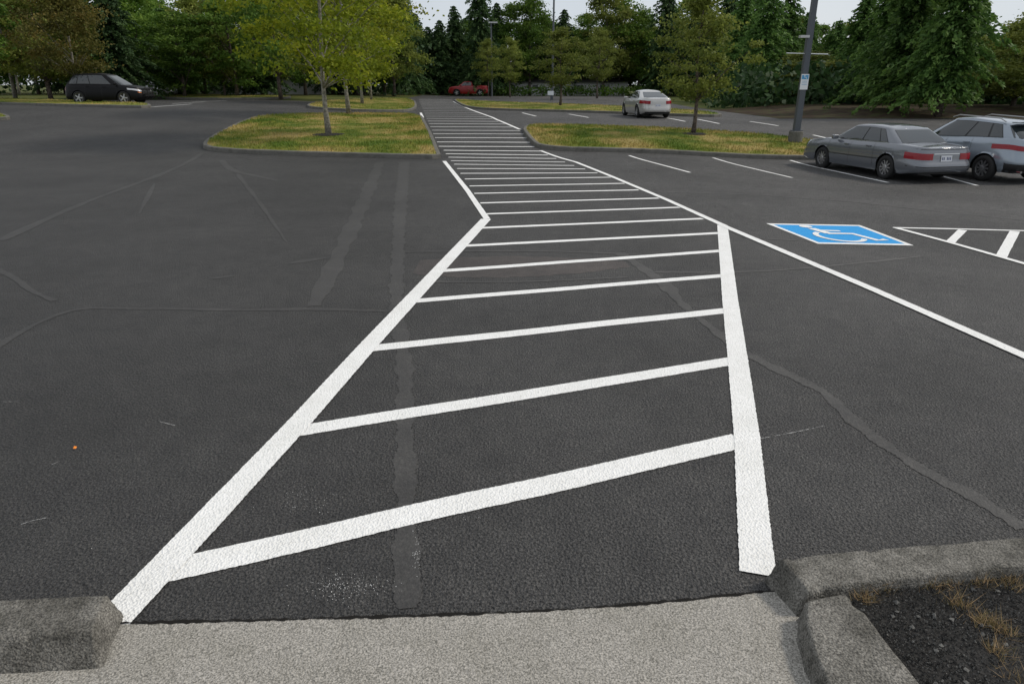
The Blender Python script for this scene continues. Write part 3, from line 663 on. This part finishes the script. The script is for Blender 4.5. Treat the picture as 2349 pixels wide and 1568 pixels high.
def build_car(name,label,cat,sp,loc,heading,group='parked cars'):
    Lh=sp['L']/2; W=sp['W']/2; nE=sp.get('n',7); zs=sp.get('sill',.22); r=sp['r']; ax=sp['axles']; pm=sp['paint']
    t=thing(name,label,cat,loc,heading,group)
    zt=lambda x: sinterp(sp['top'],x)
    aR=lambda k: sinterp(sp['rear'],k,.05)*Lh; aF=lambda k: sinterp(sp['front'],k,.05)*Lh; wk=lambda k: sinterp(sp['side'],k,.06)*W
    ar=r+.055
    def arch(x):
        z=0
        for a in ax:
            d=abs(x-a)
            if d<ar: z=max(z,r+math.sqrt(ar*ar-d*d))
        return z
    yo=lambda xn: (1-min(1,abs(xn))**nE)**(1/nE)
    def pt(xn,yn,k,clamp=True):
        x=xn*(aF(k) if xn>0 else aR(k)); T=zt(x); z=zs+(T-zs)*k
        if abs(xn)>.8: z=max(z,zs+ .07*(abs(xn)-.8)/.2)
        if clamp:
            A=arch(x)
            if z<A and abs(yn)>.75: z=A; k2=min(1,(A-zs)/(T-zs)); return (x,yn*wk(k2),z)
        return (x,yn*wk(k),z)
    nx=int(sp['L']/.045); xl=[-.985+1.97*i/nx for i in range(nx+1)]
    out=[(x,yo(x)) for x in xl]; y1=out[-1][1]; ends=[y1*(1-(i+1)/8) for i in range(7)]
    xe=lambda y:(1-abs(y)**nE)**(1/nE)
    half=[(-xe(y),y) for y in ends[::-1]]+out+[(xe(y),y) for y in ends]
    ks=[0,.06,.14,.25,.36,.45,.52,.6,.7,.8,.88,.94,.98,1.0]
    def shell(half,ks,pt,crown,name,m):
        b=MB(); n=len(half)
        for s in (1,-1):
            o=len(b.v)
            for (a,y) in half:
                for k in ks: b.v.append(pt(a,s*y,k))
            K=len(ks)
            for i in range(n-1):
                for j in range(K-1):
                    q_=(o+i*K+j,o+(i+1)*K+j,o+(i+1)*K+j+1,o+i*K+j+1); b.f.append(q_[::-1] if s>0 else q_)
        K=len(ks)
        for i,flip in ((0,True),(n-1,False)):
            for j in range(K-1):
                a=i*K+j; c=n*K+i*K+j; q_=(a,c,c+1,a+1); b.f.append(q_ if not flip else q_[::-1])
        o=len(b.v); m_=8
        for i,(a,y) in enumerate(half):
            L_=pt(a,y,1); 
            for j in range(m_+1):
                v_=1-2*j/m_; x=L_[0]; b.v.append((x,L_[1]*v_,L_[2]+crown(x,a)*(1-abs(v_)**2.2)))
        for i in range(n-1):
            for j in range(m_): q_=(o+i*(m_+1)+j,o+(i+1)*(m_+1)+j,o+(i+1)*(m_+1)+j+1,o+i*(m_+1)+j+1); b.f.append(q_)
        ob=b.build(name,m,t,smooth=True)
        bm=bmesh.new(); bm.from_mesh(ob.data); bmesh.ops.remove_doubles(bm,verts=bm.verts,dist=.0006); bmesh.ops.recalc_face_normals(bm,faces=bm.faces); bm.to_mesh(ob.data); bm.free()
        return ob
    shell(half,ks,pt,lambda x,a:.035*(1-abs(a)**8),'body',pm)
    g=sp['gh']; roof=sp['roof']; wb_=g['wb']*W; wr=g['wr']*W; ng=g.get('n',9)
    gx=lambda k,e: (g['b0']+(g['b1']-g['b0'])*k**1.08) if e<0 else (g['w0']+(g['w1']-g['w0'])*k**1.05)
    c1_=(g['w1']+g['b1'])/2; h1_=(g['w1']-g['b1'])/2
    def gpt(xn,yn,k):
        c=(gx(k,1)+gx(k,-1))/2; hl=(gx(k,1)-gx(k,-1))/2; x=c+xn*hl
        zb=zt(x)-.01; zr=sinterp(roof,c1_+xn*h1_,.2)-.05; z=zb+(zr-zb)*k
        return (x,yn*(wb_+(wr-wb_)*k**1.25),z)
    yg=lambda xn:(1-min(1,abs(xn))**ng)**(1/ng); xg=lambda y:(1-min(1,abs(y))**ng)**(1/ng)
    xl2=[-.985+1.97*i/40 for i in range(41)]; o2=[(x,yg(x)) for x in xl2]; y1=o2[-1][1]; e2=[y1*(1-(i+1)/8) for i in range(7)]
    half2=[(-xg(y),y) for y in e2[::-1]]+o2+[(xg(y),y) for y in e2]
    shell(half2,[0,.1,.25,.4,.55,.7,.82,.92,.97,1],gpt,lambda x,a:.055*(1-abs(a)**6),'roof',pm)
    def patch(name,m,fn,a0,a1,k0,k1,off,par=None,mode='side',s=1,na=10,nk=5,skew=(0,0)):
        b=MB()
        def q_(a,k):
            if mode=='side': return fn(a,s*((yo if fn is pt else yg)(a)),k)
            sg=-1 if mode=='rear' else 1
            return fn(sg*(xe if fn is pt else xg)(abs(a)),a,k)
        for i in range(na+1):
            for j in range(nk+1):
                k=k0+(k1-k0)*j/nk; lo=a0+skew[0]*(j/nk); hi=a1+skew[1]*(j/nk); a=lo+(hi-lo)*i/na
                p=Vector(q_(a,k)); e=.004
                pa=Vector(q_(a+e,k))-Vector(q_(a-e,k)); pk=Vector(q_(a,min(1,k+e)))-Vector(q_(a,k-e)); nn=pa.cross(pk)
                if nn.length<1e-9: nn=Vector((p.x,p.y,0))
                nn.normalize()
                if nn.dot(Vector((p.x if mode!='side' else 0,p.y if mode=='side' else 0,.01)))<0: nn=-nn
                b.v.append(tuple(p+nn*off))
        for i in range(na):
            for j in range(nk): b.f.append((i*(nk+1)+j,(i+1)*(nk+1)+j,(i+1)*(nk+1)+j+1,i*(nk+1)+j+1))
        return b.build(name,m,par or t,smooth=True)
    T=Car(); T.t=t; T.patch=patch; T.pt=pt; T.gpt=gpt
    for s in (1,-1):
        patch('window_trim',M['blackp'],gpt,g['sw'][0][0]-.012,g['sw'][-1][1]+.01,.07,.90,.003,s=s,na=20)
        if sp.get('chrome'): patch('chrome_strip',M['chrome'],gpt,g['sw'][0][0]-.012,g['sw'][-1][1]+.01,.05,.075,.009,s=s,na=20,nk=1)
        for a0,a1 in g['sw']: patch('side_window',M['cglass'],gpt,a0,a1,.10,.87,.007,s=s)
    patch('rear_window',M['cglass'],gpt,-.84,.84,.10,.90,.006,mode='rear'); patch('windscreen',M['cglass'],gpt,-.88,.88,.05,.93,.006,mode='front')
    b=MB(); b.box((0,0,zs+.16),(sp['L']*.93,sp['W']*.72,.30)); b.build('underbody',M['blackp'],t)
    wy=W-.12
    for a in ax:
        for s in (1,-1):
            we=bpy.data.objects.new('wheel',None); C.objects.link(we); we.parent=t; we.location=(a,s*wy,r)
            b=MB(); b.lathe([(r*.62,.10),(r*.70,.115),(r*.90,.11),(r*.98,.085),(r,.05),(r,-.05),(r*.98,-.085),(r*.9,-.11),(r*.62,-.10)],30); b.build('tyre',M['rubber'],we,smooth=True)
            b=MB(); b.lathe([(r*.70,.105*s),(r*.62,.095*s),(r*.58,.05*s)],30)
            ns=sp.get('spokes',5)
            for i in range(ns):
                q_=2*math.pi*i/ns; ca,sa=math.cos(q_),math.sin(q_); w0,w1=.045,.028
                if ns>6: w0,w1=.022,.016
                L8=[]
                for rr_,ww_ in ((.03,w0),(r*.63,w1*1.3)):
                    for e in (-1,1):
                        for yy in (.06*s,.09*s): L8.append((rr_*ca-e*ww_*sa,yy,rr_*sa+e*ww_*ca))
                b.add(L8,[(0,4,5,1),(2,3,7,6),(1,5,7,3),(0,2,6,4),(4,6,7,5)])
            b.lathe([(.07,.095*s),(.05,.102*s),(.0001,.104*s)],14); b.build('rim',M['alloy'],we)
            b=MB(); b.lathe([(r*.6,.045*s),(.0001,.045*s)],24); b.build('brake_disc',M['blackp'],we)
    for s in (1,-1):
        x0=g['w0']-.38; yb=W*.93; z0=zt(x0)+.07
        b=MB(); b.box((x0,s*(yb+.09),z0),(.12,.2,.13)); ob=b.build('mirror',pm,t); md=ob.modifiers.new('b','BEVEL'); md.width=.035; md.segments=3
        for dx in sp['doors']:
            xn=dx/Lh; patch('door_gap',M['blackp'],pt,xn-.0022,xn+.0022,.12,.985,.002,s=s,na=1,nk=10)
        for hx in sp['handles']:
            p=pt(hx/Lh,s*yo(hx/Lh),.86,False); b=MB(); b.box((p[0],p[1]+s*.015,p[2]),(.2,.035,.03)); b.build('door_handle',pm,t)
    return T
def plate(T,k0,k1,x=.0,w_=.155,mode='rear',Wd=.95):
    a=w_/Wd
    p=T.patch('licence_plate',M['plate'],T.pt,x-a,x+a,k0,k1,.014,mode=mode,na=4,nk=2)
    kk=(k1-k0)
    for i in range(6):
        if i==3: continue
        c_=x-a*.72+a*1.44*i/5; T.patch('plate_character',M['pmark'],T.pt,c_-.014,c_+.014,k0+kk*.28,k0+kk*.72,.017,par=p,mode=mode,na=1,nk=1)
sed=dict(L=5.38,W=1.98,r=.335,axles=(-1.50,1.41),paint=paintm('grey_car_paint',(.155,.165,.185),.35,.25),n=8.5,chrome=True,
 top=[(-2.69,.90),(-2.55,.95),(-1.8,.985),(-1.2,.985),(0,.955),(1.1,.95),(1.5,.94),(2.4,.82),(2.69,.72)],
 rear=[(0,.96),(.10,.99),(.25,1.0),(.43,1.0),(.47,.972),(.8,.965),(1,.95)],front=[(0,.97),(.15,1),(.4,1),(.5,.975),(1,.94)],side=[(0,.94),(.15,.98),(.42,1.0),(.47,.988),(.75,.985),(.92,.945),(1,.89)],
 gh=dict(b0=-1.80,b1=-1.10,w0=1.2,w1=.42,wb=.87,wr=.66,n=12,sw=[(-.70,-.50),(-.47,.02),(.06,.80)]),roof=[(-1.2,1.41),(-.8,1.45),(-.3,1.475),(.3,1.45),(.6,1.41)],doors=(1.2,.13,-.95),handles=(.32,-.72),spokes=10)
def carpos(px,py,dx,dy,hd):
    x,y=P(px,py); c_,s_=math.cos(hd),math.sin(hd); return (x-(dx*c_-dy*s_),y-(dx*s_+dy*c_))
hd=math.pi/2+math.radians(12)
x,y=carpos(2025,411,-1.50,.95,hd)
T=build_car('grey_sedan','old grey four door sedan with red tail lights, right of light pole','car',sed,(x,y,terr(x,y)+.004),hd)
for s in (1,-1):
    a,b_=sorted((s*.44,s*.975)); T.patch('tail_light',M['red'],T.pt,a,b_,.57,.80,.010,mode='rear',na=10); T.patch('tail_light',M['red'],T.pt,-.992,-.962,.57,.80,.010,s=s,na=5)
    T.patch('side_moulding',M['blackp'],T.pt,-.52,.50,.42,.45,.010,s=s,na=40,nk=1)
T.patch('bumper_gap',M['blackp'],T.pt,-.97,.97,.465,.485,.004,mode='rear',na=20,nk=1)
plate(T,.50,.73,w_=.17)
T.patch('chrome_strip',M['chrome'],T.pt,-.42,.42,.78,.80,.012,mode='rear',nk=1)
T.patch('bumper_strip',M['blackp'],T.pt,-.97,.97,.31,.34,.008,mode='rear',na=20,nk=1); T.patch('boot_lid_gap',M['blackp'],T.pt,-.9,.9,.93,.95,.003,mode='rear',na=20,nk=1)
suv=dict(L=4.6,W=1.88,r=.355,axles=(-1.37,1.34),paint=paintm('silver_blue_paint',(.25,.29,.335),.45,.22),n=5,sill=.27,
 top=[(-2.3,1.08),(-2.0,1.18),(-1.0,1.15),(1.0,1.05),(1.4,1.03),(2.1,.90),(2.3,.76)],
 rear=[(0,.94),(.12,.99),(.25,1.0),(.42,1.0),(.55,.975),(.85,.955),(1,.93)],front=[(0,.96),(.15,1),(.45,1),(.7,.985),(1,.92)],side=[(0,.95),(.2,1.0),(.5,1.0),(.65,.98),(.9,.95),(1,.87)],
 gh=dict(b0=-2.14,b1=-1.60,w0=1.4,w1=.40,wb=.86,wr=.60,n=5,sw=[(-.74,-.52),(-.48,-.06),(-.02,.70)]),roof=[(-1.9,1.54),(-1.3,1.63),(-.3,1.69),(.3,1.67),(.6,1.62)],doors=(1.05,.12,-.85),handles=(.3,-.68),spokes=10)
x,y=carpos(2246,415,-1.37,.9,hd)
T=build_car('silver_suv','silver blue compact SUV parked right of the grey sedan, at picture edge','car',suv,(x,y,terr(x,y)+.004),hd)
for s in (1,-1):
    a,b_=sorted((s*.45,s*.97)); T.patch('tail_light',M['red'],T.pt,a,b_,.70,.84,.010,mode='rear'); T.patch('tail_light',M['red'],T.pt,-.992,-.92,.72,.84,.010,s=s,na=6)
    b=MB(); b.tube([(-1.45,s*.55,1.60),(-1.25,s*.55,1.68),(.15,s*.55,1.72),(.38,s*.55,1.65)],.016,6); b.build('roof_rail',M['alloy'],T.t)
    T.patch('sill_cladding',M['blackp'],T.pt,-.40,.38,.03,.16,.008,s=s,na=20)
T.patch('rear_bumper',M['blackp'],T.pt,-.97,.97,.04,.30,.008,mode='rear',na=20)
plate(T,.42,.56)
b=MB(); b.box((-1.70,0,1.58),(.25,.95,.03)); b.build('spoiler',suv['paint'],T.t)
for s in (1,-1): b=MB(); b.tube([(-2.2,s*.6,.33),(-2.33,s*.6,.33)],.035,12); b.build('exhaust',M['chrome'],T.t)
les=dict(L=4.9,W=1.82,r=.34,axles=(-1.38,1.44),paint=paintm('champagne_paint',(.46,.45,.43),.35,.28),n=6,sill=.2,
 top=[(-2.45,.98),(-2.2,1.03),(-1.6,1.03),(0,.96),(1.0,.94),(1.4,.92),(2.2,.78),(2.45,.68)],
 rear=[(0,.955),(.12,1.0),(.40,1.0),(.55,.98),(.85,.975),(1,.955)],front=[(0,.97),(.2,1),(.5,.99),(1,.93)],side=[(0,.93),(.2,.975),(.5,1.0),(.75,.985),(.92,.945),(1,.88)],
 gh=dict(b0=-1.95,b1=-.85,w0=1.3,w1=.30,wb=.86,wr=.60,sw=[(-.62,-.42),(-.39,.05),(.09,.78)]),roof=[(-1.4,1.36),(-.9,1.41),(-.3,1.46),(.3,1.43),(.7,1.36)],doors=(1.1,.13,-.85),handles=(.3,-.65),spokes=5)
hd2=math.pi/2+math.radians(6); x,y=carpos(1461,270,-1.38,.85,hd2)
T=build_car('pale_sedan','champagne white sedan with red tail lights in the far right lot','car',les,(x,y,terr(x,y)+.004),hd2)
for s in (1,-1):
    a,b_=sorted((s*.48,s*.97)); T.patch('tail_light',M['red'],T.pt,a,b_,.66,.86,.012,mode='rear'); T.patch('tail_light',M['red'],T.pt,-.992,-.93,.70,.86,.012,s=s,na=6)
T.patch('rear_bumper',M['blackp'],T.pt,-.8,.8,.06,.16,.008,mode='rear',na=20); plate(T,.50,.66)
exp=dict(L=5.2,W=2.05,r=.41,axles=(-1.5,1.48),paint=paintm('black_car_paint',(.004,.004,.005),0,.4,0),n=5.5,sill=.28,
 top=[(-2.6,1.12),(-2.3,1.22),(-1.0,1.22),(1.0,1.18),(1.5,1.17),(2.3,1.06),(2.6,.92)],
 rear=[(0,.95),(.12,1.0),(.5,.99),(1,.96)],front=[(0,.97),(.15,1),(.45,1),(.7,.985),(1,.94)],side=[(0,.95),(.2,1.0),(.5,1.0),(.65,.985),(.9,.96),(1,.89)],
 gh=dict(b0=-2.45,b1=-1.95,w0=1.45,w1=.45,wb=.88,wr=.66,n=6,sw=[(-.82,-.55),(-.51,-.08),(-.04,.66)]),roof=[(-2.1,1.80),(-1.3,1.90),(-.3,1.92),(.4,1.86),(.8,1.80)],doors=(1.1,.1,-1.0),handles=(.3,-.8),spokes=5)
BS(exp['paint']).inputs['Specular IOR Level'].default_value=.2
x,y=carpos(289,240,1.48,-.98,0.0)
T=build_car('black_suv','black SUV with push bar facing right behind the rust coloured tree','car',exp,(x,y,terr(x,y)+.004),math.radians(-2))
for s in (1,-1):
    a,b_=sorted((s*.6,s*.97)); T.patch('headlight',M['lamp'],T.pt,a,b_,.74,.86,.012,mode='front'); T.patch('headlight',M['lamp'],T.pt,.93,.992,.76,.86,.012,s=s,na=6); T.patch('side_reflector',M['amber'],T.pt,.93,.985,.62,.68,.012,s=s,na=4)
    T.patch('tail_light',M['red'],T.pt,-.992,-.93,.62,.86,.012,s=s,na=6)
T.patch('grille',M['blackp'],T.pt,-.55,.55,.55,.85,.012,mode='front')
b=MB()
for s in (1,-1): b.tube([(2.6,s*.32,.35),(2.76,s*.32,.5),(2.76,s*.32,1.0),(2.62,s*.32,1.05)],.03,6)
for z in (.55,.75,.98): b.tube([(2.76,-.6,z),(2.76,.6,z)],.03,6)
b.build('push_bar',M['blackp'],T.t)
sp2=dict(les); sp2['paint']=paintm('silver_paint',(.22,.23,.25),.4,.3)
x,y=P(362,222)
T=build_car('silver_sedan','silver sedan partly hidden behind the black SUV','car',sp2,(x,y,terr(x,y)+.004),math.radians(-35))
for s in (1,-1): a,b_=sorted((s*.55,s*.97)); T.patch('headlight',M['lamp'],T.pt,a,b_,.66,.86,.012,mode='front')
sp3=dict(les); sp3['paint']=paintm('charcoal_paint',(.05,.055,.06),.3,.3)
x,y=P(318,214)
T=build_car('charcoal_sedan','charcoal sedan mostly hidden between black SUV and silver sedan','car',sp3,(x,y,terr(x,y)+.004),math.radians(-35))
pk=dict(exp); pk['paint']=paintm('red_car_paint',(.30,.010,.012),.1,.35,.2); pk['gh']=dict(b0=-.6,b1=-.45,w0=1.3,w1=.6,wb=.9,wr=.72,sw=[(-.8,.0),(.06,.7)]); pk['roof']=[(-.7,1.68),(-.45,1.72),(0,1.76),(.5,1.72)]
x,y=at(1075,93)
T=build_car('red_pickup','small bright red pickup beyond the end of the walkway','car',pk,(x,y,terr(x,y)-.02),math.pi)
T.patch('tail_light',M['red'],T.pt,-.99,-.93,.6,.86,.012,s=1,na=4)
# ---------------------------------------------------------------- light poles, sign
M['polem']=mat('grey_pole_paint',(.09,.10,.115),.5,.3); M['signw']=mat('sign_white',(.75,.78,.80),.5); M['signb']=mat('sign_blue',(.08,.32,.58),.5)
x,y=P(1822,334); z=terr(x,y)+.13
t=thing('light_pole','tall grey square light pole on a concrete footing beside grey sedan','street light',(x,y,z))
b=MB(); b.lathe([(.27,-.05),(.27,.40),(.25,.43),(.0001,.43)],24,(0,0,0),'z'); b.build('footing',M['kerbfar'],t,smooth=False)
b=MB(); b.box((0,0,.445),(.36,.36,.03)); b.build('base_plate',M['polem'],t)
b=MB(); v8=[]
for zz,a in ((.46,.115),(9.5,.08)): v8+=[(-a,-a,zz),(a,-a,zz),(a,a,zz),(-a,a,zz)]
b.add(v8,[(0,1,5,4),(1,2,6,5),(2,3,7,6),(3,0,4,7),(4,5,6,7)]); b.build('pole',M['polem'],t)
for zz in (3.25,5.2): b=MB(); b.tube([(-.8,0,zz+.03),(.8,0,zz-.01)],.016,6); b.build('banner_arm',M['signw'],t)
b=MB(); b.box((-.25,-.12,3.85),(.34,.2,.09)); b.tube([(0,0,3.85),(-.15,-.08,3.85)],.02,6); b.build('floodlight',mat('pale_grey_metal',(.5,.5,.5),.4,.4),t)
b=MB(); b.tube([(-.9,0,9.4),(.9,0,9.4)],.04,6); b.box((-1.0,0,9.4),(.6,.35,.12)); b.box((1.0,0,9.4),(.6,.35,.12)); b.build('lamp_head',M['polem'],t)
s_=thing('parking_sign','small blue and white accessible parking sign mounted on the light pole','sign',(x,y-.125,z+2.25))
MB().box((0,0,0),(.30,.01,.56)).build('panel',M['signw'],s_); MB().box((0,-.008,.17),(.25,.006,.15)).build('blue_field',M['signb'],s_)
b=MB(); b.tube([(-.02,-.013,.22),(-.02,-.0131,.16),(.04,-.013,.16),(.06,-.013,.11)],.012,6); b.lathe([(.02,0),(.0001,0)],10,(-.025,-.0135,.232)); b.build('wheelchair_figure',M['signw'],s_)
for k in range(3): MB().box((0,-.007,.02-.06*k),(.2,.004,.012)).build('text_line',M['signb'],s_)
for px,D,top,lab in ((1128,88,52,'slim distant lamp post at the far end of the walkway'),(1267,75,-60,'tall slim dark lamp post rising behind the far right island')):
    x,y=at(px,D); z=terr(x,y); h=ztop(top,D)-z
    t=thing('lamp_post',lab,'street light',(x,y,z)); b=MB(); b.tube([(0,0,0),(0,0,h)],[.12,.08],8); b.build('pole',M['polem'],t); b=MB(); b.box((.3,0,h),(.9,.35,.15)); b.build('lamp_head',M['alloy'],t)
x,y=P(1263,232); t=thing('small_sign','small white sign on a short post beside the far right island','sign',(x,y,terr(x,y)))
MB().box((0,0,.35),(.06,.06,.7)).build('post',M['polem'],t); MB().box((0,-.04,.75),(.6,.03,.4)).build('panel',M['signw'],t)
